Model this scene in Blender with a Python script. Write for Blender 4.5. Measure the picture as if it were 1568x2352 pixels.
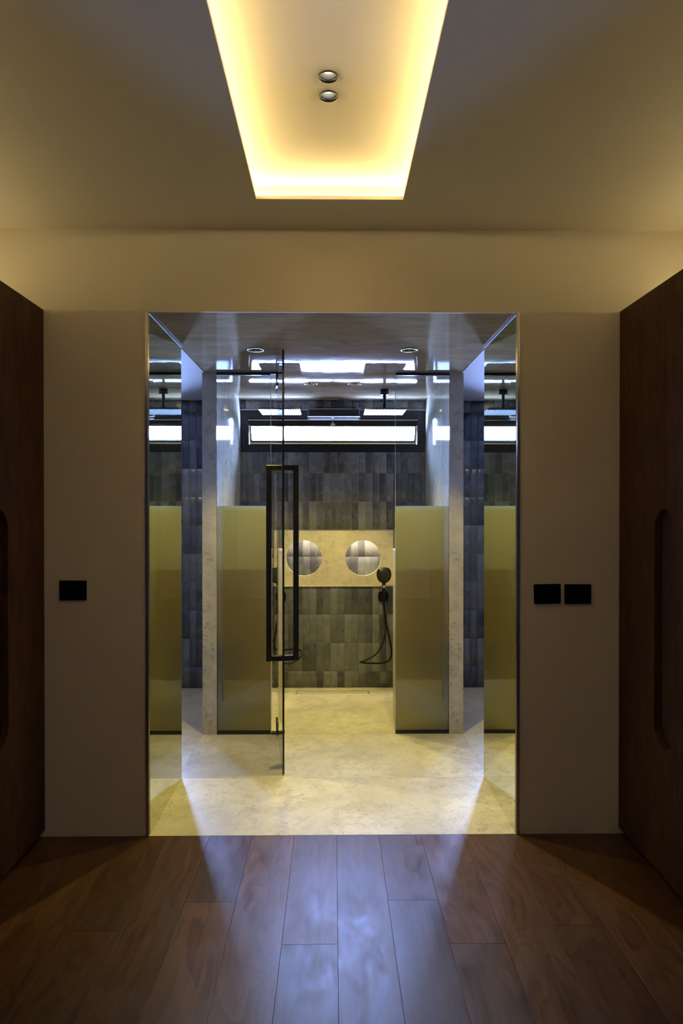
import bpy, bmesh, math, random
from mathutils import Vector, Matrix
random.seed(7)
for o in list(bpy.data.objects): bpy.data.objects.remove(o)
scene = bpy.context.scene
COL = scene.collection
R = math.radians

# ------------------------------------------------------------------ camera, sky, exposure
cam_d = bpy.data.cameras.new('camera'); cam = bpy.data.objects.new('camera', cam_d); COL.objects.link(cam)
cam_d.sensor_fit = 'VERTICAL'; cam_d.sensor_height = 36; cam_d.lens = 24
cam_d.clip_start = 0.02; cam_d.clip_end = 100
cam.location = (0, 0, 1.51); cam.rotation_euler = (R(90 - .40), 0, R(-.70))
scene.camera = cam
scene.view_settings.view_transform = 'Standard'; scene.view_settings.look = 'None'
scene.view_settings.exposure = 0.0; scene.view_settings.gamma = 1.0; scene.view_settings.use_curve_mapping = False
w = bpy.data.worlds.new('sky'); scene.world = w; w.use_nodes = True
bg = w.node_tree.nodes['Background']
bg.inputs['Color'].default_value = (.30, .45, 1.0, 1); bg.inputs['Strength'].default_value = 215.0

WARM = (1.0, .79, .37)
BWARM = (1.0, .86, .22)
P = dict(cove=25.0, ward=21.0, bath_spot=73.0, shower_spot=70.0, dress_spot=3.0, niche=190.0)

def portal(name, x, y, z, sx, sz):
    d = bpy.data.lights.new(name, 'AREA'); d.shape = 'RECTANGLE'; d.size = sx; d.size_y = sz
    d.cycles.is_portal = True
    o = bpy.data.objects.new(name, d); COL.objects.link(o)
    o.location = (x, y, z); o.rotation_euler = (R(-90), 0, 0)   # faces -Y, into the room
    return o
portal('shower_window_portal', 0, 5.812, 2.145, 1.4, .23)
portal('side_window_portal', -1.595, 5.93, 1.585, .25, 1.5)
portal('side_window_portal', 1.595, 5.93, 1.585, .25, 1.5)

# ------------------------------------------------------------------ helpers
WL = {}                                     # world location of every object
def tag(o, label=None, cat=None, group=None, kind=None):
    if label: o['label'] = label
    if cat: o['category'] = cat
    if group: o['group'] = group
    if kind: o['kind'] = kind
    return o
def put(o, loc, parent=None):
    loc = Vector(loc); WL[o] = loc
    if parent is not None:
        o.parent = parent; o.location = loc - WL[parent]
    else: o.location = loc
    return o
def empty(name, loc, label=None, cat=None, group=None, kind=None):
    o = bpy.data.objects.new(name, None); COL.objects.link(o); o.empty_display_size = .05
    put(o, loc); return tag(o, label, cat, group, kind)
class MB:
    """collects shapes in world coordinates, builds one mesh object"""
    def __init__(s): s.v = []; s.f = []; s.m = []; s.sm = []
    def add(s, vs, fs, mi=0, smooth=False):
        b = len(s.v); s.v += [tuple(v) for v in vs]
        for f in fs: s.f.append([b + i for i in f]); s.m.append(mi); s.sm.append(smooth)
        return s
    def box(s, x0, x1, y0, y1, z0, z1, mi=0, rot=None, piv=(0, 0, 0)):
        vs = [Vector((x, y, z)) for z in (z0, z1) for y in (y0, y1) for x in (x0, x1)]
        if rot is not None: vs = [rot @ (v - Vector(piv)) + Vector(piv) for v in vs]
        return s.add(vs, [(0, 2, 3, 1), (4, 5, 7, 6), (0, 1, 5, 4), (2, 6, 7, 3), (0, 4, 6, 2), (1, 3, 7, 5)], mi)
    def cbox(s, x0, x1, y0, y1, z0, z1, c, mi=0, rot=None, piv=(0, 0, 0)):
        """box with chamfered edges"""
        bm = bmesh.new(); r = bmesh.ops.create_cube(bm, size=1)
        for v in bm.verts: v.co = Vector(((x0 + x1) / 2 + v.co.x * (x1 - x0), (y0 + y1) / 2 + v.co.y * (y1 - y0), (z0 + z1) / 2 + v.co.z * (z1 - z0)))
        bmesh.ops.bevel(bm, geom=bm.edges[:], offset=c, segments=1, affect='EDGES')
        bm.verts.index_update()
        vs = [v.co.copy() for v in bm.verts]
        if rot is not None: vs = [rot @ (v - Vector(piv)) + Vector(piv) for v in vs]
        s.add(vs, [[v.index for v in f.verts] for f in bm.faces], mi); bm.free(); return s
    def lathe(s, prof, c, axis='Z', n=32, mi=0, smooth=True, rot=None):
        """profile of (radius, height) turned about an axis through c"""
        vs = []; fs = []
        for (r, h) in prof:
            for k in range(n):
                a = 2 * math.pi * k / n; p = Vector((r * math.cos(a), r * math.sin(a), h))
                if axis == 'Y': p = Vector((p.x, p.z, p.y))
                if rot is not None: p = rot @ p
                vs.append(p + Vector(c))
        for i in range(len(prof) - 1):
            for k in range(n):
                k2 = (k + 1) % n
                fs.append((i * n + k, i * n + k2, (i + 1) * n + k2, (i + 1) * n + k))
        s.add(vs, fs, mi, smooth)
        return s
    def disc(s, r, c, axis='Z', n=32, mi=0):
        vs = []
        for k in range(n):
            a = 2 * math.pi * k / n; p = Vector((r * math.cos(a), r * math.sin(a), 0))
            if axis == 'Y': p = Vector((p.x, 0, p.y))
            vs.append(p + Vector(c))
        return s.add(vs, [list(range(n))], mi)
    def tube(s, pts, rad, n=10, mi=0):
        pts = [Vector(p) for p in pts]; vs = []; fs = []; prev = None
        for i, p in enumerate(pts):
            t = (pts[min(i + 1, len(pts) - 1)] - pts[max(i - 1, 0)]).normalized()
            if prev is None:
                u = t.orthogonal().normalized()
            else:
                u = prev - t * prev.dot(t); u = u.normalized() if u.length > 1e-6 else t.orthogonal().normalized()
            prev = u; v = t.cross(u); r = rad[i] if isinstance(rad, (list, tuple)) else rad
            for k in range(n):
                a = 2 * math.pi * k / n; vs.append(p + (u * math.cos(a) + v * math.sin(a)) * r)
        for i in range(len(pts) - 1):
            for k in range(n):
                k2 = (k + 1) % n; fs.append((i * n + k, i * n + k2, (i + 1) * n + k2, (i + 1) * n + k))
        fs.append(list(range(n))[::-1]); fs.append([(len(pts) - 1) * n + k for k in range(n)])
        return s.add(vs, fs, mi, True)
    def prism(s, poly, y0, y1, mi=0, fn=None):
        """poly of (a, b) extruded between two depths; fn(a, b, d) -> world"""
        fn = fn or (lambda a, b, d: (a, d, b)); n = len(poly)
        vs = [fn(a, b, y0) for a, b in poly] + [fn(a, b, y1) for a, b in poly]
        fs = [list(range(n)), list(range(2 * n - 1, n - 1, -1))] + [(i, i + n, (i + 1) % n + n, (i + 1) % n) for i in range(n)]
        return s.add(vs, fs, mi)
    def build(s, name, mats, parent=None, loc=None, recalc=True):
        if loc is None:
            lo = [min(v[i] for v in s.v) for i in range(3)]; hi = [max(v[i] for v in s.v) for i in range(3)]
            loc = Vector(((lo[0] + hi[0]) / 2, (lo[1] + hi[1]) / 2, lo[2]))
        loc = Vector(loc); me = bpy.data.meshes.new(name)
        me.from_pydata([tuple(Vector(v) - loc) for v in s.v], [], s.f)
        for m in (mats if isinstance(mats, (list, tuple)) else [mats]): me.materials.append(m)
        for i, p in enumerate(me.polygons): p.material_index = s.m[i]; p.use_smooth = s.sm[i]
        if recalc:
            bm = bmesh.new(); bm.from_mesh(me); bmesh.ops.recalc_face_normals(bm, faces=bm.faces[:]); bm.to_mesh(me); bm.free()
        me.update()
        o = bpy.data.objects.new(name, me); COL.objects.link(o); put(o, loc, parent); return o
def cut(o, mb):
    """subtract the shapes of mb from object o and bake the result"""
    c = mb.build('cutter', o.data.materials[0])
    bpy.context.view_layer.update()
    m = o.modifiers.new('cut', 'BOOLEAN'); m.object = c; m.solver = 'EXACT'; m.operation = 'DIFFERENCE'
    dg = bpy.context.evaluated_depsgraph_get(); dg.update()
    me = bpy.data.meshes.new_from_object(o.evaluated_get(dg)); o.modifiers.clear()
    while len(me.materials) > len(o.data.materials): me.materials.pop()
    old = o.data; me.name = old.name; o.data = me; bpy.data.meshes.remove(old); bpy.data.objects.remove(c)
def cyl(mb, r, c, h, n=40):
    prof_v = []; 
    vs = [(c[0] + r * math.cos(2 * math.pi * k / n), c[1] + r * math.sin(2 * math.pi * k / n), c[2] + z) for z in (0, h) for k in range(n)]
    fs = [list(range(n))[::-1], list(range(n, 2 * n))] + [(k, (k + 1) % n, (k + 1) % n + n, k + n) for k in range(n)]
    return mb.add(vs, fs)
def cyl_y(mb, r, c, h, n=56):
    vs = [(c[0] + r * math.cos(2 * math.pi * k / n), c[1] + y, c[2] + r * math.sin(2 * math.pi * k / n)) for y in (0, h) for k in range(n)]
    fs = [list(range(n))[::-1], list(range(n, 2 * n))] + [(k, (k + 1) % n, (k + 1) % n + n, k + n) for k in range(n)]
    return mb.add(vs, fs)
def catmull(pts, n=8):
    P_ = [Vector(p) for p in pts]; P_ = [P_[0] * 2 - P_[1]] + P_ + [P_[-1] * 2 - P_[-2]]; out = []
    for i in range(1, len(P_) - 2):
        a, b, c, d = P_[i - 1:i + 3]
        for k in range(n):
            t = k / n
            out.append(.5 * ((2 * b) + (c - a) * t + (2 * a - 5 * b + 4 * c - d) * t * t + (3 * b - a - 3 * c + d) * t ** 3))
    out.append(P_[-2]); return out

# ------------------------------------------------------------------ materials
class NT:
    def __init__(s, name):
        s.m = bpy.data.materials.new(name); s.m.use_nodes = True; s.t = s.m.node_tree; s.n = s.t.nodes
        s.out = s.n['Material Output']; s.b = s.n['Principled BSDF']
    def node(s, ty, **kw):
        n = s.n.new(ty)
        for k, v in kw.items():
            if hasattr(n, k): setattr(n, k, v)
            else: n.inputs[k].default_value = v
        return n
    def link(s, a, b): s.t.links.new(a, b)
    def coords(s, scale=(1, 1, 1), jitter=0.0, space='Object'):
        tc = s.node('ShaderNodeTexCoord'); mp = s.node('ShaderNodeMapping'); mp.inputs['Scale'].default_value = scale
        s.link(tc.outputs[space], mp.inputs['Vector'])
        if jitter:
            oi = s.node('ShaderNodeObjectInfo'); mul = s.node('ShaderNodeMath', operation='MULTIPLY'); mul.inputs[1].default_value = jitter
            s.link(oi.outputs['Random'], mul.inputs[0]); cx = s.node('ShaderNodeCombineXYZ')
            for i in range(3): s.link(mul.outputs[0], cx.inputs[i])
            s.link(cx.outputs[0], mp.inputs['Location'])
        return mp.outputs[0]
    def noise(s, vec, scale, detail=4, rough=.55, dist=0.0):
        n = s.node('ShaderNodeTexNoise'); s.link(vec, n.inputs['Vector'])
        n.inputs['Scale'].default_value = scale; n.inputs['Detail'].default_value = detail
        n.inputs['Roughness'].default_value = rough; n.inputs['Distortion'].default_value = dist
        return n.outputs['Fac']
    def ramp(s, fac, stops):
        r = s.node('ShaderNodeValToRGB'); e = r.color_ramp.elements
        while len(e) < len(stops): e.new(.5)
        for i, (p, c) in enumerate(stops):
            e[i].position = p; e[i].color = (*c, 1) if len(c) == 3 else c
        s.link(fac, r.inputs[0]); return r.outputs[0]
    def mix(s, a, b, fac, mode='MIX'):
        m = s.node('ShaderNodeMix', data_type='RGBA', blend_type=mode)
        for sock, val in ((m.inputs[0], fac), (m.inputs[6], a), (m.inputs[7], b)):
            if isinstance(val, (int, float)): sock.default_value = val
            elif isinstance(val, tuple): sock.default_value = (*val, 1)
            else: s.link(val, sock)
        return m.outputs[2]
    def bump(s, h, strength, dist=.01):
        b = s.node('ShaderNodeBump'); b.inputs['Strength'].default_value = strength; b.inputs['Distance'].default_value = dist
        s.link(h, b.inputs['Height']); s.link(b.outputs[0], s.b.inputs['Normal'])
    def set(s, **kw):
        for k, v in kw.items():
            i = s.b.inputs[k.replace('_', ' ')]
            if hasattr(v, 'is_linked'): s.link(v, i)
            else: i.default_value = (*v, 1) if isinstance(v, tuple) else v
        return s

def plain(name, col, rough=.5, metal=0.0, var=.12, nscale=30, bump=.0, coat=0.0, spec=.5):
    t = NT(name); v = t.coords(); n = t.noise(v, nscale, 3)
    c = t.mix(tuple(x * (1 - var) for x in col), tuple(min(1, x * (1 + var)) for x in col), n)
    t.set(Base_Color=c, Roughness=rough, Metallic=metal, Coat_Weight=coat, Specular_IOR_Level=spec)
    if bump: t.bump(n, bump, .002)
    return t.m
def paint(name, col):
    t = NT(name); v = t.coords()
    big = t.noise(v, 1.3, 3); fine = t.noise(v, 260, 2, .6)
    t.set(Base_Color=t.mix(tuple(x * .95 for x in col), col, big), Roughness=.75, Specular_IOR_Level=.2)
    t.bump(fine, .12, .002); return t.m
def stone(name, base, light, dark, rough=.4, vein=.9):
    """beige limestone with fine dark worm-like fossil marks"""
    t = NT(name); v = t.coords((1, 1, 1))
    tc = t.coords((1, 1, 1.5))
    cloud = t.noise(v, 2.4, 6, .62, .5); mid = t.noise(v, 16, 5, .65, .4)
    c = t.ramp(cloud, [(.33, base), (.68, light)])
    c = t.mix(c, tuple(x * .74 for x in base), t.ramp(mid, [(.48, (0, 0, 0)), (.78, (.75, .75, .75))]))
    # squiggles: thin band of a distorted noise, limited to patches
    sq = t.noise(tc, 38, 3, .6, 1.4)
    d = t.node('ShaderNodeMath', operation='SUBTRACT'); d.inputs[1].default_value = .5; t.link(sq, d.inputs[0])
    a = t.node('ShaderNodeMath', operation='ABSOLUTE'); t.link(d.outputs[0], a.inputs[0])
    band = t.ramp(a.outputs[0], [(.006, (1, 1, 1)), (.032, (0, 0, 0))])
    patch = t.ramp(t.noise(v, 11, 4, .7, .3), [(.52, (0, 0, 0)), (.60, (1, 1, 1))])
    mk = t.node('ShaderNodeMath', operation='MULTIPLY'); t.link(band, mk.inputs[0]); t.link(patch, mk.inputs[1])
    mk2 = t.node('ShaderNodeMath', operation='MULTIPLY'); t.link(mk.outputs[0], mk2.inputs[0]); mk2.inputs[1].default_value = vein
    c = t.mix(c, dark, mk2.outputs[0])
    sp = t.ramp(t.noise(v, 120, 2, .6), [(.60, (0, 0, 0)), (.72, (.4, .4, .4))])
    c = t.mix(c, tuple(x * .5 for x in base), sp)
    t.set(Base_Color=c, Roughness=rough, Specular_IOR_Level=.4)
    t.bump(mid, .08, .004); return t.m
def wood(name, axis, dark, light, rough=.4, tint=.35, jitter=40, spec=.4):
    """walnut; grain runs along axis, cathedral figure from contour lines of a stretched noise"""
    ax = 'XYZ'.index(axis); st = lambda k: tuple(k if i == ax else 1 for i in range(3))
    t = NT(name); v = t.coords(st(.05), jitter); v2 = t.coords(st(.20), jitter); v3 = t.coords(st(.42), jitter)
    fig = t.noise(v2, 4.6, 2.5, .45, .5)
    wv = t.node('ShaderNodeMath', operation='MULTIPLY'); wv.inputs[1].default_value = 17.0; t.link(fig, wv.inputs[0])
    fr = t.node('ShaderNodeMath', operation='FRACT'); t.link(wv.outputs[0], fr.inputs[0])
    lines = t.ramp(fr.outputs[0], [(0, (1, 1, 1)), (.10, (.75, .75, .75)), (.55, (.2, .2, .2)), (.93, (0, 0, 0)), (1, (1, 1, 1))])
    grain = t.noise(v, 60, 5, .65, .2); pore = t.noise(v, 300, 2, .6)
    broad = t.noise(v2, 3.1, 3, .5, .3)
    mid = tuple((p + q) / 2 for p, q in zip(dark, light))
    oi = t.node('ShaderNodeObjectInfo')
    c = t.ramp(broad, [(.30, dark), (.50, mid), (.70, light)])
    c = t.mix(c, t.mix(dark, tuple(min(1, x * 1.15) for x in light), oi.outputs['Random']), tint)
    c = t.mix(c, tuple(x * .55 for x in dark), t.mix((0, 0, 0), lines, .62))
    c = t.mix(c, t.ramp(grain, [(.32, tuple(x * .5 for x in dark)), (.68, light)]), .30)
    c = t.mix(c, tuple(x * .4 for x in dark), t.ramp(pore, [(.58, (0, 0, 0)), (.75, (.55, .55, .55))]))
    kn = t.noise(v3, 5.0, 2, .5)
    c = t.mix(c, tuple(x * .22 for x in dark), t.ramp(kn, [(.72, (0, 0, 0)), (.80, (.9, .9, .9))]))
    t.set(Base_Color=c, Roughness=t.ramp(t.noise(v3, 14, 4, .6, .6), [(.3, (rough * .8,) * 3), (.7, (rough * 1.25,) * 3)]), Specular_IOR_Level=spec)
    t.bump(pore, .06, .002); return t.m
def tile_mat(name):
    t = NT(name); v = t.coords((1, 1, 1), 60); oi = t.node('ShaderNodeObjectInfo')
    c = t.ramp(oi.outputs['Random'], [(0, (.042, .042, .045)), (.35, (.078, .078, .080)), (.7, (.115, .114, .112)), (1, (.165, .162, .155))])
    cl = t.noise(v, 9, 2, .45, .2)
    c = t.mix(c, t.mix(c, (.30, .29, .27), .5), t.ramp(cl, [(.45, (0, 0, 0)), (.80, (.20, .20, .20))]))
    c = t.mix(c, (.035, .035, .038), t.ramp(t.noise(t.coords((1, 1, .35), 60), 30, 3, .5, .1), [(.52, (0, 0, 0)), (.78, (.28, .28, .28))]))
    t.set(Base_Color=c, Roughness=t.ramp(cl, [(.3, (.16,) * 3), (.7, (.34,) * 3)]), Specular_IOR_Level=.55)
    t.bump(t.noise(v, 16, 3, .5), .12, .004); return t.m
def glass(name, tint=(.93, .96, .95), refl=1.0):
    """thin clear glass: light passes straight through, fresnel reflection on top"""
    t = NT(name); t.n.remove(t.b)
    tr = t.node('ShaderNodeBsdfTransparent'); tr.inputs[0].default_value = (*tint, 1)
    gl = t.node('ShaderNodeBsdfGlossy'); gl.inputs['Roughness'].default_value = .015; gl.inputs[0].default_value = (refl, refl, refl, 1)
    fr = t.node('ShaderNodeFresnel'); fr.inputs[0].default_value = 1.45
    mx = t.node('ShaderNodeMixShader'); t.link(fr.outputs[0], mx.inputs[0]); t.link(tr.outputs[0], mx.inputs[1]); t.link(gl.outputs[0], mx.inputs[2])
    t.link(mx.outputs[0], t.out.inputs[0]); return t.m
def frosted(name, col):
    t = NT(name); t.n.remove(t.b)
    v = t.coords(); n = t.noise(v, 3, 2)
    c = t.mix(tuple(x * .94 for x in col), col, n)
    di = t.node('ShaderNodeBsdfDiffuse'); tl = t.node('ShaderNodeBsdfTranslucent'); t.link(c, di.inputs[0]); t.link(c, tl.inputs[0])
    m1 = t.node('ShaderNodeMixShader'); m1.inputs[0].default_value = .50; t.link(di.outputs[0], m1.inputs[1]); t.link(tl.outputs[0], m1.inputs[2])
    gl = t.node('ShaderNodeBsdfGlossy'); gl.inputs['Roughness'].default_value = .03
    fr = t.node('ShaderNodeFresnel'); fr.inputs[0].default_value = 1.5
    m2 = t.node('ShaderNodeMixShader'); t.link(fr.outputs[0], m2.inputs[0]); t.link(m1.outputs[0], m2.inputs[1]); t.link(gl.outputs[0], m2.inputs[2])
    t.link(m2.outputs[0], t.out.inputs[0]); return t.m
def emit(name, col, s):
    t = NT(name); t.set(Base_Color=(.8, .8, .8), Emission_Color=col, Emission_Strength=s); return t.m

M = {}
M['paint'] = paint('painted_plaster', (.76, .69, .57))
M['ceil'] = paint('ceiling_paint', (.76, .69, .57))
M['white'] = paint('white_ceiling_paint', (.50, .49, .48))
M['wall_stone'] = stone('polished_limestone', (.50, .44, .33), (.66, .59, .46), (.10, .085, .06), rough=.055)
M['stone'] = stone('beige_limestone', (.48, .41, .28), (.65, .56, .40), (.10, .085, .06), vein=.75)
M['floor_stone'] = stone('honed_limestone_floor', (.50, .445, .335), (.68, .615, .48), (.14, .12, .09), rough=.33, vein=.7)
M['plank'] = wood('walnut_floor', 'Y', (.040, .017, .008), (.150, .068, .032), rough=.36, tint=.5, spec=.42)
M['walnut'] = wood('walnut_veneer', 'Z', (.045, .017, .007), (.115, .048, .020), rough=.55, tint=.15, spec=.25)
M['walnut_dark'] = wood('walnut_carcass', 'Z', (.035, .015, .007), (.075, .036, .018), rough=.5, tint=.1)
M['tile'] = tile_mat('grey_glazed_tile')
M['grout'] = plain('grey_grout', (.24, .235, .22), .85)
M['black'] = plain('satin_black_metal', (.012, .012, .013), .35, .0, coat=.1)
M['black_frame'] = plain('dark_window_frame', (.010, .008, .009), .5, spec=.2)
M['plastic'] = plain('black_plastic', (.004, .004, .0045), .35, spec=.22)
M['chrome'] = plain('brushed_steel', (.62, .62, .62), .22, 1.0)
M['gunmetal'] = plain('dark_nozzle_steel', (.20, .215, .22), .35, 1.0)
M['silver'] = plain('anodised_aluminium', (.55, .58, .64), .3, 1.0)
M['satin'] = plain('satin_reflector', (.30, .30, .30), .45, .7)
M['gold'] = plain('gold_reflector', (.80, .62, .30), .2, 1.0)
M['glass'] = glass('clear_glass')
M['window_glass'] = glass('window_glass', (.97, .98, 1.0))
M['edge'] = plain('polished_glass_edge', (.42, .50, .52), .12)
M['pale_edge'] = plain('pale_film_edge', (.80, .74, .55), .3)
M['dark_edge'] = plain('dark_glass_edge', (.012, .018, .016), .2)
M['frost'] = frosted('frosted_glass', (1.0, .84, .37))
M['bulb_warm'] = emit('warm_lamp_glow', (1, .78, .42), 14)
M['bulb_cool'] = emit('white_lamp_glow', (1, .97, .9), 10)
M['led_cove'] = emit('cove_led', WARM, P['cove'])
M['led_ward'] = emit('wardrobe_led', WARM, P['ward'])
M['led_niche'] = emit('niche_led', (1, .88, .66), P['niche'])
M['slate'] = plain('dark_grey_lining', (.10, .10, .102), .3)
M['grey'] = plain('grey_rubber', (.30, .30, .30), .6)
# polished plaster of the bathroom ceiling
t = NT('polished_plaster'); v = t.coords((.45, 1.4, 1)); n1 = t.noise(v, 7, 8, .72, .9); n2 = t.noise(t.coords(), 9, 3, .5)
t.set(Base_Color=t.ramp(n1, [(.3, (.26, .20, .115)), (.7, (.50, .39, .24))]), Roughness=t.ramp(n1, [(.3, (.02,) * 3), (.75, (.055,) * 3)]), Specular_IOR_Level=.5)
t.bump(n2, .03, .01); M['plaster'] = t.m
# bronze mirror
t = NT('bronze_mirror'); n1 = t.noise(t.coords(), 2, 2)
t.set(Base_Color=t.mix((.72, .73, .53), (.76, .77, .56), n1), Metallic=1.0, Roughness=.02); M['mirror'] = t.m

# ------------------------------------------------------------------ dimensions
D0, D1, D2, DB = 3.136, 3.80, 4.53, 5.70      # opening, mirror end, shower front, back tiles
ZC, ZB, OP = 2.78, 2.404, .852                # dressing ceiling, bathroom ceiling, half opening
XW, XR, YN = 1.32, 1.95, -2.2                 # wardrobe face, room side, near wall
S = 'structure'
def sbox(name, *a, mat, parent=None):
    o = MB().box(*a).build(name, mat, parent)
    if parent is None: tag(o, kind=S)
    return o

# ------------------------------------------------------------------ dressing room shell
fl = sbox('floor', -XR, XR, YN, D0, -.05, -.0145, mat=M['grout'])
mb = MB(); mb.box(-XR, -OP, D0, D0 + .10, 0, ZC + .25); mb.box(OP, XR, D0, D0 + .10, 0, ZC + .25); mb.box(-OP, OP, D0, D0 + .012, ZB, ZC + .25); mb.box(-OP, OP, D0 + .012, D0 + .10, ZB + .125, ZC + .25)
tag(mb.build('wall_far', M['paint']), kind=S)
sbox('wall_left', -XR - .1, -XR, YN, D0 + .1, -.05, ZC + .25, mat=M['paint'])
sbox('wall_right', XR, XR + .1, YN, D0 + .1, -.05, ZC + .25, mat=M['paint'])
sbox('wall_near', -XR - .1, XR + .1, YN - .1, YN, -.05, ZC + .25, mat=M['paint'])
CX0, CX1, CY0, CY1 = -.317, .289, .0, 2.825
c = sbox('ceiling', -XR, XR, YN, D0, ZC, ZC + .0145, mat=M['ceil'])
mb = MB(); mb.box(CX0, CX1, CY0, CY1, ZC - .1, ZC + .1); cut(c, mb)
T = .115; ZU = 2.885
mb = MB(); o_ = .03
mb.box(CX0 - T - o_, CX1 + T + o_, CY0 - T - o_, CY1 + T + o_, ZU, ZU + .03)
mb.box(CX0 - T - o_, CX0 - T, CY0 - T, CY1 + T, ZC + .0145, ZU); mb.box(CX1 + T, CX1 + T + o_, CY0 - T, CY1 + T, ZC + .0145, ZU)
mb.box(CX0 - T - o_, CX1 + T + o_, CY1 + T, CY1 + T + o_, ZC + .0145, ZU); mb.box(CX0 - T - o_, CX1 + T + o_, CY0 - T - o_, CY0 - T, ZC + .0145, ZU)
rec = tag(mb.build('ceiling_recess', M['ceil']), kind=S)
DL = [(-.0155, 2.189), (-.0155, 2.292)]
mb = MB()
for x, y in DL: cyl(mb, .0265, (x, y, ZU - .05), .07)
cut(rec, mb)

# planks: (left edge, right edge) columns with end joints at given depths
edges = [.016 + .194 * k for k in range(-8, 8)]
joints = {-.56: [2.607, .7, -1.2], -.178: [2.349, .45, -1.4], .21: [2.61, .75, -1.1], .404: [2.347, .5, -1.3], .792: [2.443, .55, -1.35],
          .986: [2.737, .9, -.9], -.954: [2.433, .5, -1.4], .016: [1.2, -.7], -.372: [1.45, -.4], -.76: [1.75, -.1], .598: [1.55, -.35], 1.18: [1.7, -.2], -1.148: [1.9, 0.0]}
def jfor(e):
    k = min(joints, key=lambda q: abs(q - e)); return joints[k] if abs(k - e) < .03 else [1.3, -.6]
pn = 0
for e in edges:
    e0, e1 = max(e, -XR), min(e + .194, XR)
    ys = [D0 - .001] + jfor(e) + [YN]
    for a, b in zip(ys[:-1], ys[1:]):
        mb = MB(); mb.cbox(e0 + .0003, e1 - .0003, b + .0003, a - .0003, -.014, 0, .0007); mb.build('plank', M['plank'], fl)

# ------------------------------------------------------------------ bathroom shell
fb = sbox('floor_bathroom', -2.1, 2.1, D0, DB + .1, -.06, -.021, mat=M['grout'])
for (x0, x1) in ((-2.1, -.868), (-.867, .862), (.863, 2.1)):
    for (y0, y1) in ((D0, D1), (D1 + .001, D2), (D2 + .001, DB + .01)):
        MB().box(x0, x1, y0, y1, -.02, 0).build('slab', M['floor_stone'], fb)
cb = sbox('ceiling_bathroom', -.8515, .8515, D0 + .0125, DB + .01, ZB, ZB + .12, mat=M['plaster'])
LB = [(-.44, 3.885), (.432, 3.88), (-.162, 4.95), (.155, 4.95)]
mb = MB()
for x, y in LB: cyl(mb, .042, (x, y, ZB - .02), .09)
cut(cb, mb)
# shower side walls with the pillar-like ends, limestone
for s_, nm in ((-1, 'wall_shower_left'), (1, 'wall_shower_right')):
    a, b = sorted((s_ * .772, s_ * .866))
    sbox(nm, a, b, D2, DB + .01, 0, ZB, mat=M['wall_stone'])
# side rooms
for s_, nm in ((-1, 'left'), (1, 'right')):
    a, b = sorted((s_ * .852, s_ * 2.0))
    cs = sbox('ceiling_side_' + nm, a, b, D0 + .1, DB + .01, ZB - .004, ZB + .1, mat=M['white'])
    mb = MB(); cyl(mb, .042, (s_ * 1.30, 4.75, ZB - .02), .09); cut(cs, mb)
    a, b = sorted((s_ * 2.0, s_ * 2.1)); sbox('wall_side_' + nm, a, b, D0 + .1, DB + .2, 0, ZB + .1, mat=M['slate'])
    a, b = sorted((s_ * .867, s_ * 2.0)); sbox('wall_side_near_' + nm, a, b, D0 + .101, D0 + .125, 0, ZB - .005, mat=M['slate'])
    # back wall of the side room with a tall narrow window out of the camera's view
    x0, x1, wz0, wz1 = 1.47, 1.72, .85, 2.32; mb = MB()
    for (p, q, z0, z1) in ((.866, x0, 0, ZB + .1), (x1, 2.0, 0, ZB + .1), (x0, x1, 0, wz0), (x0, x1, wz1, ZB + .1)):
        a, b = sorted((s_ * p, s_ * q)); mb.box(a, b, DB + .003, DB + .2, z0, z1)
    wb = tag(mb.build('wall_back_' + nm, M['grout']), kind=S)
    a, b = sorted((s_ * x0, s_ * x1))
    wi = empty('window_2' if s_ < 0 else 'window_3', ((a + b) / 2, DB + .15, wz0), kind=S)
    f = .02; mb = MB()
    mb.box(a, a + f, DB + .12, DB + .18, wz0, wz1); mb.box(b - f, b, DB + .12, DB + .18, wz0, wz1)
    mb.box(a + f, b - f, DB + .12, DB + .18, wz0, wz0 + f); mb.box(a + f, b - f, DB + .12, DB + .18, wz1 - f, wz1)
    mb.build('frame', M['black_frame'], wi)
    MB().box(a + f, b - f, DB + .148, DB + .154, wz0 + f, wz1 - f).build('pane', M['window_glass'], wi)
# shower back wall: opening for the window and a cavity behind the pierced stone panel
NX0, NX1, NZ0, NZ1 = -.4925, .502, .848, 1.321
WZ0, WZ1 = 1.968, 2.325
mb = MB(); y0, y1 = DB + .003, DB + .22
mb.box(-.866, .866, y0, y1, 0, NZ0); mb.box(-.866, NX0, y0, y1, NZ0, NZ1); mb.box(NX1, .866, y0, y1, NZ0, NZ1)
mb.box(NX0, NX1, y0 + .14, y1, NZ0, NZ1); mb.box(-.866, .866, y0, y1, NZ1, NZ1 + .1); mb.box(-.866, .866, y0, DB + .10, NZ1 + .1, WZ0); mb.box(-.866, .866, y0, DB + .10, WZ1, ZB + .12)
mb.box(-.866, -.772, y0 + .008, DB + .10, WZ0, WZ1); mb.box(.772, .866, y0 + .008, DB + .10, WZ0, WZ1)
wback = tag(mb.build('wall_back', M['grout']), kind=S)

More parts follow.
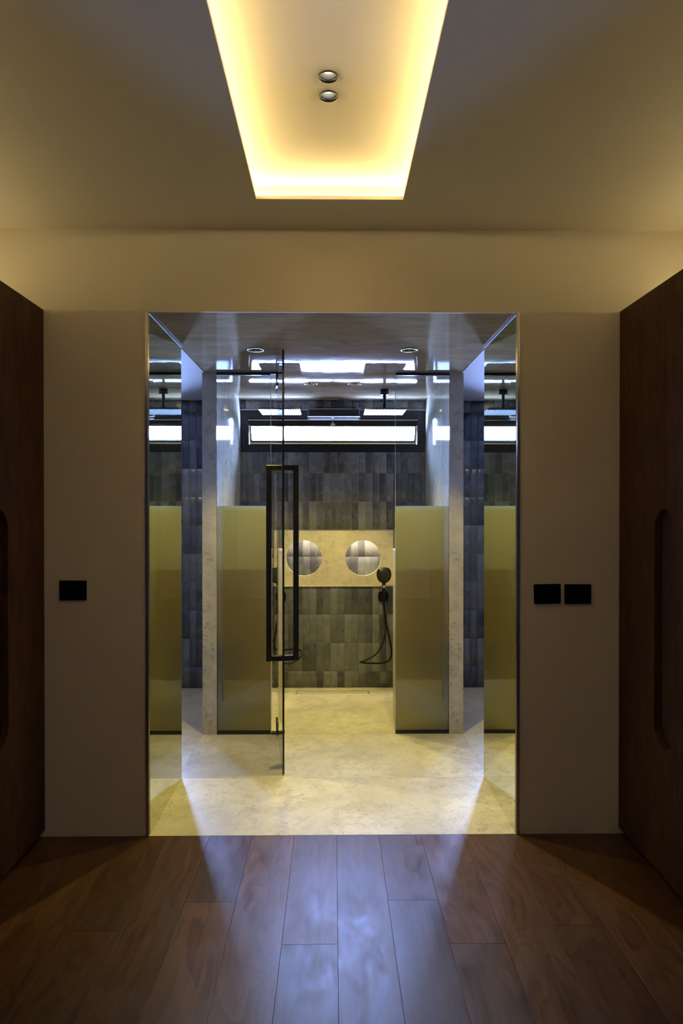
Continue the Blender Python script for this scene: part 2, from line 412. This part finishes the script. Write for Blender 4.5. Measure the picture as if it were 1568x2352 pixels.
# ------------------------------------------------------------------ wall tiles
def tile_mesh(w_, h_, seed):
    rnd = random.Random(seed); d = .0036; e = .0012; vs = []; fs = []
    xs = [-w_ / 2, -w_ / 2 + e, -w_ * .15, w_ * .2, w_ / 2 - e, w_ / 2]; zs = [0, e, h_ * .35, h_ * .7, h_ - e, h_]
    nx, nz = 5, 5
    for j in range(6):
        for i in range(6):
            edge = i in (0, 5) or j in (0, 5)
            vs.append((xs[i] + (rnd.random() - .5) * (.0007 if edge else .004 * (i in (2, 3))), -d + (.0008 if edge else (rnd.random() - .5) * .0005), zs[j] + (rnd.random() - .5) * .0006 * edge))
    for j in range(nz):
        for i in range(nx):
            a = j * 6 + i; fs.append((a, a + 1, a + 7, a + 6))
    ring = list(range(6)) + [j * 6 + 5 for j in range(1, 6)] + [30 + i for i in range(4, -1, -1)] + [j * 6 for j in range(4, 0, -1)]
    b = len(vs)
    for r in ring: x, y, z = vs[r]; vs.append((x, 0, z))
    n = len(ring)
    for k in range(n): fs.append((ring[k], b + k, b + (k + 1) % n, ring[(k + 1) % n]))
    me = bpy.data.meshes.new('tile'); me.from_pydata(vs, [], fs); me.materials.append(M['tile'])
    me.update()
    for j in range(1, 4):
        for i in range(1, 4): me.polygons[j * 5 + i].use_smooth = True
    return me
TW, TH = .0586, .2364
tiles = [tile_mesh(TW - .0016, TH - .0016, 100 + i) for i in range(7)]
def tile(x0, x1, z0, z1, y, parent, me=None):
    o = bpy.data.objects.new('tile', random.choice(tiles)); COL.objects.link(o)
    o.scale = ((x1 - x0 - .0016) / (TW - .0016), 1, (z1 - z0 - .0016) / (TH - .0016))
    put(o, ((x0 + x1) / 2, y, z0 + .0008), parent)
    o.rotation_euler = (R(random.gauss(0, .15)), 0, R(random.gauss(0, .35)))
    return o
def tile_field(X0, X1, Z0, Z1, xo, zo, y, parent, skip=None):
    k = math.floor((X0 - xo) / TW)
    while xo + k * TW < X1 - .004:
        a, b = max(X0, xo + k * TW), min(X1, xo + (k + 1) * TW); k += 1
        if b - a < .006: continue
        j = math.floor((Z0 - zo) / TH)
        while zo + j * TH < Z1 - .004:
            c_, d_ = max(Z0, zo + j * TH), min(Z1, zo + (j + 1) * TH); j += 1
            if d_ - c_ < .008: continue
            tile(a, b, c_, d_, y, parent)
XO = -.082; ZO = .139 - TH; YT = DB + .0036
tile_field(-.772, .772, 0.001, NZ0, XO, ZO, YT, wback)
tile_field(-.772, NX0, NZ0, NZ1, XO, ZO, YT, wback); tile_field(NX1, .772, NZ0, NZ1, XO, ZO, YT, wback)
tile_field(-.772, .772, NZ1, WZ0, XO, ZO, YT, wback); tile_field(-.772, .772, WZ1, ZB, XO, ZO, YT, wback)
tile_field(-.42, .42, NZ0 + .001, NZ1 - .001, XO, ZO, DB + .1435, wback)   # seen through the round holes
for s_, nm in ((-1, 'left'), (1, 'right')):
    wb = bpy.data.objects['wall_back_' + nm]
    a, b = sorted((s_ * .867, s_ * 1.469)); tile_field(a, b, .001, ZB - .005, -.082, .175 - TH, YT, wb)

# ------------------------------------------------------------------ shower window, hinged at the sill and tipped inwards
wi = empty('window_1', (0, DB + .05, WZ0), kind=S)
fx = .7718; mb = MB()
mb.box(-fx, fx, DB + .01, DB + .098, WZ0, WZ0 + .068); mb.box(-fx, fx, DB + .004, DB + .098, WZ1 - .072, WZ1)
mb.box(-fx, -fx + .07, DB + .004, DB + .098, WZ0 + .068, WZ1 - .072); mb.box(fx - .07, fx, DB + .004, DB + .098, WZ0 + .068, WZ1 - .072)
fr = mb.build('frame', M['black_frame'], wi)
mb = MB(); mb.box(-fx, fx, DB - .006, DB + .0035, WZ1 - .006, WZ1); mb.build('edge_trim', M['silver'], fr)
for s_ in (-1, 1):
    mb = MB(); mb.cbox(s_ * .744 - .006, s_ * .744 + .006, DB + .0, DB + .012, 2.02, 2.09, .002); mb.build('stay', M['black'], fr)
piv = Vector((0, DB + .03, WZ0 + .070)); rt = Matrix.Rotation(R(27), 3, 'X'); HS = .225
sw = .695
mb = MB(); kw = dict(rot=rt, piv=piv); py, pz = piv.y, piv.z
mb.box(-sw, sw, py - .02, py + .02, pz, pz + .038, **kw); mb.box(-sw, sw, py - .02, py + .02, pz + HS - .060, pz + HS, **kw)
mb.box(-sw, -sw + .018, py - .02, py + .02, pz + .038, pz + HS - .060, **kw); mb.box(sw - .018, sw, py - .02, py + .02, pz + .038, pz + HS - .060, **kw)
sa = mb.build('sash', M['black_frame'], wi)
mb = MB(); mb.box(-sw, sw, py - .026, py - .0202, pz + .012, pz + .026, **kw); mb.box(-sw, -sw + .012, py - .026, py - .0202, pz + .026, pz + HS - .05, **kw)
mb.box(sw - .012, sw, py - .026, py - .0202, pz + .026, pz + HS - .05, **kw); mb.box(-sw, sw, py - .026, py - .0202, pz + HS - .005, pz + HS, **kw)
mb.build('bead', M['silver'], sa)
MB().box(-sw + .018, sw - .018, py - .004, py + .004, pz + .038, pz + HS - .060, **kw).build('pane', M['window_glass'], sa)
mb = MB(); mb.cbox(-.205, .215, DB - .065, DB - .008, 2.262, 2.318, .004)
ac = mb.build('opener', M['black'], wi)
mb = MB()
for (a, b, c_, d_) in ((-.21, .22, 2.316, 2.324), (-.21, .22, 2.256, 2.262)): mb.box(a, b, DB - .070, DB - .062, c_, d_)
mb.box(-.21, -.2, DB - .070, DB - .062, 2.262, 2.316); mb.box(.21, .22, DB - .070, DB - .062, 2.262, 2.316); mb.build('opener_trim', M['chrome'], ac)
mb = MB(); mb.tube([(-.003, DB - .05, 2.262), (-.003, DB - .075, 2.23), (-.003, DB - .078, 2.195)], .007); mb.cbox(-.022, .016, DB - .086, DB - .070, 2.182, 2.198, .003)
mb.build('opener_chain', M['silver'], ac)

# ------------------------------------------------------------------ pierced stone panel in the niche
pan = MB().box(NX0 + .001, NX1 - .001, DB + .006, DB + .026, NZ0 + .004, NZ1 - .001).build('stone_panel', M['stone'])
mb = MB(); HC = [(-.2436, 1.085), (.251, 1.085)]
for x, z in HC: cyl_y(mb, .149, (x, DB + .0, z), .08)
cut(pan, mb)
tag(pan, 'beige limestone panel with two round cut-outs set into grey tiled shower wall', 'panel')
led = MB().box(NX0 + .03, NX1 - .03, DB + .055, DB + .070, NZ1 - .012, NZ1 - .006).build('light_strip', M['led_niche'])
tag(led, 'white light strip hidden behind the stone panel with round cut-outs', 'light strip')
lg = MB().box(NX0, NX1, DB - .010, DB + .006, NZ0 + .0005, NZ0 + .004).build('niche_ledge', M['stone'], wback)

# ------------------------------------------------------------------ mirrors and steel edges of the opening
for s_, side in ((-1, 'single switch plate'), (1, 'pair of switch plates')):
    a, b = sorted((s_ * .842, s_ * .866))
    r_ = empty('mirror_panel', (s_ * .854, (D0 + D1) / 2, 0), 'tall bronze mirror panel lining the opening beside the ' + side, 'mirror', 'bronze mirror panels lining the opening')
    MB().box(min(s_ * .848, s_ * .866), max(s_ * .848, s_ * .866), D0 + .104, D1 - .002, .001, ZB - .008).build('backing', M['dark_edge'], r_)
    MB().box(min(s_ * .842, s_ * .8475), max(s_ * .842, s_ * .8475), D0 + .006, D1, .001, ZB - .008).build('mirror_glass', M['mirror'], r_)
    MB().box(min(s_ * .838, s_ * .8475), max(s_ * .838, s_ * .8475), D0 + .006, D1, ZB - .008, ZB - .0005).build('top_channel', M['silver'], r_)
    mb = MB(); mb.cbox(min(s_ * .845, s_ * .860), max(s_ * .845, s_ * .860), D0 - .006, D0 + .004, .0, ZB + .002, .0015)
    tag(mb.build('trim_1' if s_ < 0 else 'trim_2', M['chrome']), kind=S)

# ------------------------------------------------------------------ shower half walls
for s_, oth in ((-1, 'behind the open glass door'), (1, 'beside the fixed pane without a door')):
    a, b = sorted((s_ * (.437 if s_ < 0 else .428), s_ * .772))
    r_ = empty('half_wall', (s_ * .6, 4.74, 0), 'low beige limestone wall behind frosted glass, ' + oth, 'wall', 'limestone half walls in the shower')
    mb = MB(); mb.cbox(a, b, D2 + .16, 4.88, 0, 1.195, .002); mb.build('body', M['stone'], r_)
    mb = MB(); mb.cbox(a - .002 if s_ > 0 else a, b + .002 if s_ < 0 else b, D2 + .158, 4.882, 1.195, 1.215, .002); mb.build('cap', M['stone'], r_)

# ------------------------------------------------------------------ fixed shower panes
for s_, oth in ((-1, 'fixed shower pane, frosted below and clear above, next to the open door'), (1, 'fixed shower pane, frosted below and clear above, next to the visible hand shower')):
    x0, x1 = s_ * .772, s_ * .416; a, b = sorted((x0, x1)); y0, y1 = D2 + .012, D2 + .022
    r_ = empty('shower_pane', ((a + b) / 2, D2 + .017, 0), oth, 'glass pane', 'fixed panes of the shower front')
    zf = 1.512
    MB().box(a, b, y0, y1, .018, ZB - .018).build('clear_glass', M['glass'], r_)
    MB().box(a + .001, b - .001, y1 + .0005, y1 + .002, .020, zf).build('frosted_film', M['frost'], r_)
    MB().box(a + .001, b - .001, y1 + .0005, y1 + .0024, zf, zf + .007).build('film_edge', M['pale_edge'], r_)
    MB().box(a, b, D2 + .004, D2 + .030, .0005, .018).build('bottom_channel', M['black'], r_)
    MB().box(a, b, D2 + .004, D2 + .030, ZB - .018, ZB - .0005).build('top_channel', M['black'], r_)
    e0, e1 = sorted((x1, x1 - s_ * .003)); MB().box(e0, e1, y0 - .0005, y1 + .0025, .018, ZB - .018).build('polished_edge', M['edge'], r_)

# ------------------------------------------------------------------ open pivot door
PV = Vector((-.368, D2 + .017, 0)); ang = math.atan2(.087, .70); rz = Matrix.Rotation(ang, 3, 'Z')
dk = dict(rot=rz, piv=PV); px, py = PV.x, PV.y; LD = .712
r_ = empty('shower_door', PV, 'clear glass pivot door standing open with long black handles', 'door')
MB().box(px - .005, px + .005, py - LD, py + .046, .010, ZB - .010, **dk).build('glass', M['glass'], r_)
MB().box(px - .0055, px + .0055, py - LD - .0025, py - LD, .010, ZB - .010, **dk).build('glass_edge', M['dark_edge'], r_)
MB().box(px - .006, px + .006, py - LD, py - LD + .02, .001, .010, **dk).build('drip_foot', M['grey'], r_)
hs = py - .615; bt = .0155; hz0, hz1 = .625, 1.752; off = .078
for s_ in (-1, 1):
    mb = MB(); xo = px + s_ * off
    mb.cbox(xo - bt, xo + bt, hs - bt, hs + bt, hz0, hz1, .0025, **dk)
    a, b = sorted((px + s_ * .005, xo - s_ * bt))
    mb.cbox(a, b, hs - bt, hs + bt, hz1 - 2 * bt, hz1, .0025, **dk); mb.cbox(a, b, hs - bt, hs + bt, hz0, hz0 + 2 * bt, .0025, **dk)
    mb.build('handle', M['black'], r_)
for z0, z1, f0, f1 in ((.012, .098, .0005, .012), (ZB - .098, ZB - .012, ZB - .012, ZB - .0005)):
    mb = MB()
    for s_ in (-1, 1):
        a, b = sorted((px + s_ * .0052, px + s_ * .013)); mb.cbox(a, b, py - .06, py + .046, z0, z1, .0015, **dk)
    h = mb.build('pivot_hinge', M['black'], r_)
    mb = MB(); mb.cbox(px - .045, px + .045, py - .018, py + .018, f0, f1, .001); mb.build('pivot_plate', M['black'], h)

# ------------------------------------------------------------------ rain showers
HZ = 2.232
def rain(x, lab):
    r_ = empty('rain_shower', (x, 5.19, ZB), lab, 'shower head', 'rain showers hanging from the ceiling')
    mb = MB(); mb.lathe([(0, 0), (.034, 0), (.034, -.034), (.030, -.038), (0, -.038)], (x, 5.19, ZB - .0005)); mb.build('flange', M['black'], r_)
    mb = MB(); mb.lathe([(0, 0), (.012, 0), (.012, -(ZB - .038 - HZ - .04)), (0, -(ZB - .038 - HZ - .04))], (x, 5.19, ZB - .038), n=16); mb.build('pipe', M['black'], r_)
    mb = MB(); mb.lathe([(0, 0), (.016, 0), (.02, -.03), (0, -.03)], (x, 5.19, HZ + .04), n=20); mb.build('ball_joint', M['black'], r_)
    mb = MB(); mb.cbox(x - .154, x + .154, 5.04, 5.345, HZ, HZ + .010, .002); h = mb.build('head', M['black'], r_)
    mb = MB()
    for i in range(17):
        xx = x - .14 + .28 * i / 16; mb.box(xx - .0040, xx + .0040, 5.052, 5.333, HZ - .003, HZ - .0002)
    mb.build('nozzle_grid', M['gunmetal'], h)
rain(-.40, 'square black rain shower hanging over the open glass door side')
rain(.39, 'square black rain shower hanging over the hand shower nearest the full pane')

# ------------------------------------------------------------------ hand showers
def hand_shower(bx, bz, tilt, path, lab):
    yb = DB - .001
    r_ = empty('hand_shower', (bx, yb, bz), lab, 'hand shower', 'hand showers on the tiled wall')
    def sq(w2, h2, n=28, p=3.2):
        out = []
        for k in range(n):
            a = 2 * math.pi * k / n; c_, s_ = math.cos(a), math.sin(a)
            out.append((math.copysign(abs(c_) ** (2 / p), c_) * w2, math.copysign(abs(s_) ** (2 / p), s_) * h2))
        return out
    mb = MB(); mb.prism([(bx + a, bz + b) for a, b in sq(.043, .043)], yb - .012, yb); bk = mb.build('bracket', M['plastic'], r_)
    mb = MB(); mb.lathe([(0, .0), (.016, 0), (.019, -.03), (.016, -.045), (0, -.045)], (bx, yb - .012, bz), axis='Y', n=20); mb.build('holder', M['plastic'], bk)
    # handset: handle from the holder up to a rounded square head
    top = Vector((bx + tilt * .18, yb - .085, bz + .185)); base = Vector((bx, yb - .045, bz - .045))
    mid = base.lerp(top, .62)
    mb = MB(); mb.tube(catmull([base, base.lerp(top, .35), mid, base.lerp(top, .8)], 5), [.012 + .006 * (i / 15) ** 2 for i in range(16)], n=12)
    hd = mb.build('handle', M['plastic'], r_)
    rot = Matrix.Rotation(R(-8), 3, 'X') @ Matrix.Rotation(tilt * .5, 3, 'Y')
    mb = MB(); rings = [(.92, .013), (1.0, .006), (1.0, -.006), (.95, -.011), (.0, -.0115)]; n = 36; vs = []; fs = []
    prof = []
    for k in range(n):
        a = 2 * math.pi * k / n; c_, s_ = math.cos(a), math.sin(a)
        x = math.copysign(abs(c_) ** (2 / 2.9), c_) * .060; z = math.copysign(abs(s_) ** (2 / 2.9), s_) * .064
        if z < 0: x *= 1 - .30 * (-z / .064) ** 1.6
        prof.append((x, z))
    for (sc, y) in [(.0, .014)] + rings:
        for (x, z) in prof: vs.append(rot @ Vector((x * sc, y, z * sc)) + top)
    for i in range(len(rings)):
        for k in range(n): k2 = (k + 1) % n; fs.append((i * n + k, i * n + k2, (i + 1) * n + k2, (i + 1) * n + k))
    mb.add(vs, fs, 0, True); he = mb.build('head', M['plastic'], r_)
    mb = MB()
    for i in range(-4, 5):
        for j in range(-4, 5):
            x, z = i * .0118 + (j % 2) * .0059, j * .0118
            if (x / .05) ** 2 + (z / .054) ** 2 > 1: continue
            c_ = rot @ Vector((x, -.0122, z)) + top
            mb.lathe([(.0, -.0), (.0019, .0), (.0019, .002), (0, .002)], c_, axis='Y', n=8)
    nz = mb.build('nozzles', M['grey'], he); tag(nz, kind='stuff')
    bc = base.lerp(top, .60) + Vector((0, -.017, 0)); mb = MB(); mb.prism([(bc.x + a, bc.z + b) for a, b in sq(.011, .013, 20)], bc.y - .005, bc.y + .004); mb.build('button', M['grey'], hd)
    mb = MB(); mb.tube(catmull(path, 7), .0072, n=8); mb.build('hose', M['plastic'], r_)
def pxw(x, y, yy): return ((x - 765) * yy / 1568, yy, 1.51 - (y - 1165) * yy / 1568)
hand_shower(.418, .765, .0, [pxw(881, 1382, 5.655), pxw(884, 1425, 5.64), pxw(886, 1445, 5.62), pxw(880, 1475, 5.58), pxw(864, 1502, 5.54), pxw(838, 1518, 5.52), pxw(828, 1522, 5.54), pxw(850, 1524, 5.60), pxw(882, 1523, 5.64), pxw(897, 1513, 5.66), pxw(899, 1492, 5.67), pxw(892, 1455, 5.675), pxw(886, 1425, 5.68), pxw(881, 1375, 5.69)],
            'black hand shower on square bracket beside the pane without a door')
hand_shower(-.436, .765, -.16, [pxw(646, 1382, 5.655), pxw(640, 1425, 5.64), pxw(631, 1465, 5.60), pxw(630, 1495, 5.56), pxw(640, 1515, 5.53), pxw(660, 1524, 5.52), pxw(680, 1518, 5.53), pxw(692, 1506, 5.55), pxw(690, 1494, 5.60), pxw(670, 1491, 5.64), pxw(645, 1494, 5.66), pxw(631, 1486, 5.67), pxw(633, 1450, 5.675), pxw(645, 1375, 5.69)],
            'black hand shower with looped hose seen behind the open glass door')

# ------------------------------------------------------------------ drain
r_ = empty('floor_drain', (0, 5.55, 0), 'long narrow linear drain in the stone shower floor', 'drain')
mb = MB(); xa, xb, ya, yb = -.298, .288, 5.525, 5.595
mb.box(xa, xb, ya, ya + .004, .0002, .0022); mb.box(xa, xb, yb - .004, yb, .0002, .0022); mb.box(xa, xa + .004, ya + .004, yb - .004, .0002, .0022); mb.box(xb - .004, xb, ya + .004, yb - .004, .0002, .0022)
mb.build('rim', M['chrome'], r_); MB().box(xa + .008, xb - .008, ya + .009, yb - .009, .0002, .0012).build('cover', M['floor_stone'], r_)
for q in (xa - .008, xb - .002): MB().box(q, q + .010, ya - .006, ya + .006, .0003, .004).build('corner_clip', M['black'], r_)

# ------------------------------------------------------------------ downlights
def downlight(name, x, y, z, r, lab, group, col, power, angle, blend, bulb, cup, ringm, depth=.045, aim=None, size=.012):
    o = empty(name, (x, y, z), lab, 'downlight', group)
    mb = MB(); mb.lathe([(r + .0005, .002), (r + .0055, -.0005), (r + .0055, -.004), (r + .0005, -.004), (r - .0025, .006), (r - .0025, .010), (r + .0005, .002)], (x, y, z), n=40); mb.build('ring', ringm, o)
    mb = MB(); mb.lathe([(r - .003, .006), (r * .62, depth)], (x, y, z), n=40); mb.build('reflector', cup, o, recalc=False)
    MB().disc(r * .62, (x, y, z + depth), n=32).build('lamp', bulb, o)
    d = bpy.data.lights.new(name + '_beam', 'SPOT'); d.energy = power; d.color = col; d.spot_size = R(angle); d.spot_blend = blend; d.shadow_soft_size = size
    l = bpy.data.objects.new(name + '_beam', d); COL.objects.link(l); put(l, (x, y, z + depth * .45), o)
    return o
labs = ['gold rimmed downlight in polished ceiling on the single switch plate side', 'gold rimmed downlight in polished ceiling on the paired switch plates side',
        'small downlight over the shower towards the open door', 'small downlight over the shower towards the full pane']
for i, (x, y) in enumerate(LB):
    downlight('downlight', x, y, ZB, .0425, labs[i], 'downlights of the bathroom ceiling', BWARM, P['bath_spot'] if i < 2 else P['shower_spot'], 92 if i < 2 else 90, .6, M['bulb_warm'], M['gold'], M['chrome'])
for s_, lab in ((-1, 'downlight in the white side room ceiling beyond the mirror by the single switch plate'), (1, 'downlight in the white side room ceiling beyond the mirror by the paired switch plates')):
    downlight('downlight', s_ * 1.30, 4.75, ZB - .004, .0425, lab, 'downlights of the side rooms', (1, .84, .40), 24.0, 130, .7, M['bulb_warm'], M['gold'], M['chrome'])
labs = ['small black ringed spotlight in the glowing ceiling recess, the one farther from the bathroom', 'small black ringed spotlight in the glowing ceiling recess, the one closer to the bathroom']
for i, (x, y) in enumerate(DL):
    downlight('spotlight', x, y, ZU, .0270, labs[i], 'spotlights in the ceiling recess', (1, .80, .52), P['dress_spot'], 120, .9, M['bulb_cool'], M['satin'], M['black'], depth=.02)

# ------------------------------------------------------------------ hidden led strips
zl = ZC + .0150
g0, g1 = .012, .018
for (a, b, c_, d_, lab) in ((CX0 - T + g0, CX0 - T + g1, CY0, CY1 + .06, 'warm light strip along the recess edge above the single switch plate'),
                       (CX1 + T - g1, CX1 + T - g0, CY0, CY1 + .06, 'warm light strip along the recess edge above the paired switch plates'),
                       (CX0 - .06, CX1 + .06, CY1 + T - g1, CY1 + T - g0, 'warm light strip along the short recess edge facing the bathroom'),
                       (CX0 - .06, CX1 + .06, CY0 - T + g0, CY0 - T + g1, 'warm light strip along the short recess edge away from the bathroom')):
    tag(MB().box(a, b, c_, d_, zl, zl + .024).build('light_strip', M['led_cove']), lab, 'light strip', 'light strips of the ceiling recess')

# ------------------------------------------------------------------ wardrobes
DW, WT = .43, 2.41
def wardrobe(s_, lab, lab2):
    n = 8; yend = D0 - .001 - n * DW
    r_ = empty('wardrobe', (s_ * 1.6, (D0 + yend) / 2, 0), lab, 'wardrobe', 'walnut wardrobes facing each other')
    a, b = sorted((s_ * (XW + .026), s_ * (XR - .002)))
    MB().box(a, b, yend, D0 - .001, .06, WT).build('carcass', M['walnut_dark'], r_)
    a, b = sorted((s_ * (XW + .030), s_ * (XR - .002)))
    MB().box(a, b, yend, D0 - .001, .0, .06).build('plinth', M['walnut_dark'], r_)
    gz0, gz1, gr = .545, 1.503, .083
    for k in range(n):
        y1 = D0 - .0015 - k * DW; y0 = y1 - DW + .002; g = gr - .001
        arc = []
        for q in range(13):
            t_ = math.pi / 2 * q / 12; arc.append((g * math.sin(t_), g * math.cos(t_)))
        poly = []
        if k % 2 == 0:      # notch on the near edge (y0)
            poly = [(y1, .03), (y1, WT), (y0, WT)] + [(y0 + p, gz1 - gr + q) for p, q in arc] + [(y0 + p, gz0 + gr - q) for p, q in reversed(arc)] + [(y0, .03)]
        else:
            poly = [(y0, .03), (y0, WT), (y1, WT)] + [(y1 - p, gz1 - gr + q) for p, q in arc] + [(y1 - p, gz0 + gr - q) for p, q in reversed(arc)] + [(y1, .03)]
        mb = MB(); mb.prism(poly, s_ * XW, s_ * (XW + .0255), fn=lambda p, q, d: (d, p, q)); mb.build('door', M['walnut'], r_)
    a, b = sorted((s_ * (XW + .30), s_ * (XW + .318)))
    st = MB().box(a, b, yend + .05, D0 - .03, WT + .0005, WT + .008).build('light_strip', M['led_ward']); tag(st, lab2, 'light strip', 'light strips on top of the wardrobes')
wardrobe(-1, 'walnut wardrobe with oval pull recesses beside the single switch plate', 'warm light strip on top of the wardrobe beside the single switch plate')
wardrobe(1, 'walnut wardrobe with oval pull recesses beside the paired switch plates', 'warm light strip on top of the wardrobe beside the paired switch plates')

# ------------------------------------------------------------------ switch plates
def plate(cx, cz, rot, nmod, lab, group=None):
    r_ = empty('switch_plate', (cx, D0, cz), lab, 'switch', group)
    W, H = .1235, .090; rm = Matrix.Rotation(R(rot), 3, 'Y'); pv = (cx, D0, cz)
    mb = MB(); mb.cbox(cx - W / 2, cx + W / 2, D0 - .009, D0 - .0003, cz - H / 2, cz + H / 2, .002, rot=rm, piv=pv); mb.build('plate', M['plastic'], r_)
    mw = .066 / nmod
    for k in range(nmod):
        x0 = cx - .033 + k * mw
        mb = MB(); mb.cbox(x0 + .0006, x0 + mw - .0006, D0 - .0105, D0 - .0085, cz - .022, cz + .022, .0006, rot=rm, piv=pv); mb.build('rocker', M['plastic'], r_)
def wp(x, y): return ((x - 765) / 500, 1.51 - (y - 1165) / 500)
x, z = wp(171, 1355); plate(x, z, 0, 3, 'single black switch plate on bare wall between wardrobe and opening')
x, z = wp(1258, 1364.5); plate(x, z, -1.0, 2, 'black switch plate nearer the opening, of a pair, slightly crooked', 'pair of switch plates')
x, z = wp(1328.5, 1365); plate(x, z, 0, 2, 'black switch plate nearer the wardrobe, of a pair', 'pair of switch plates')
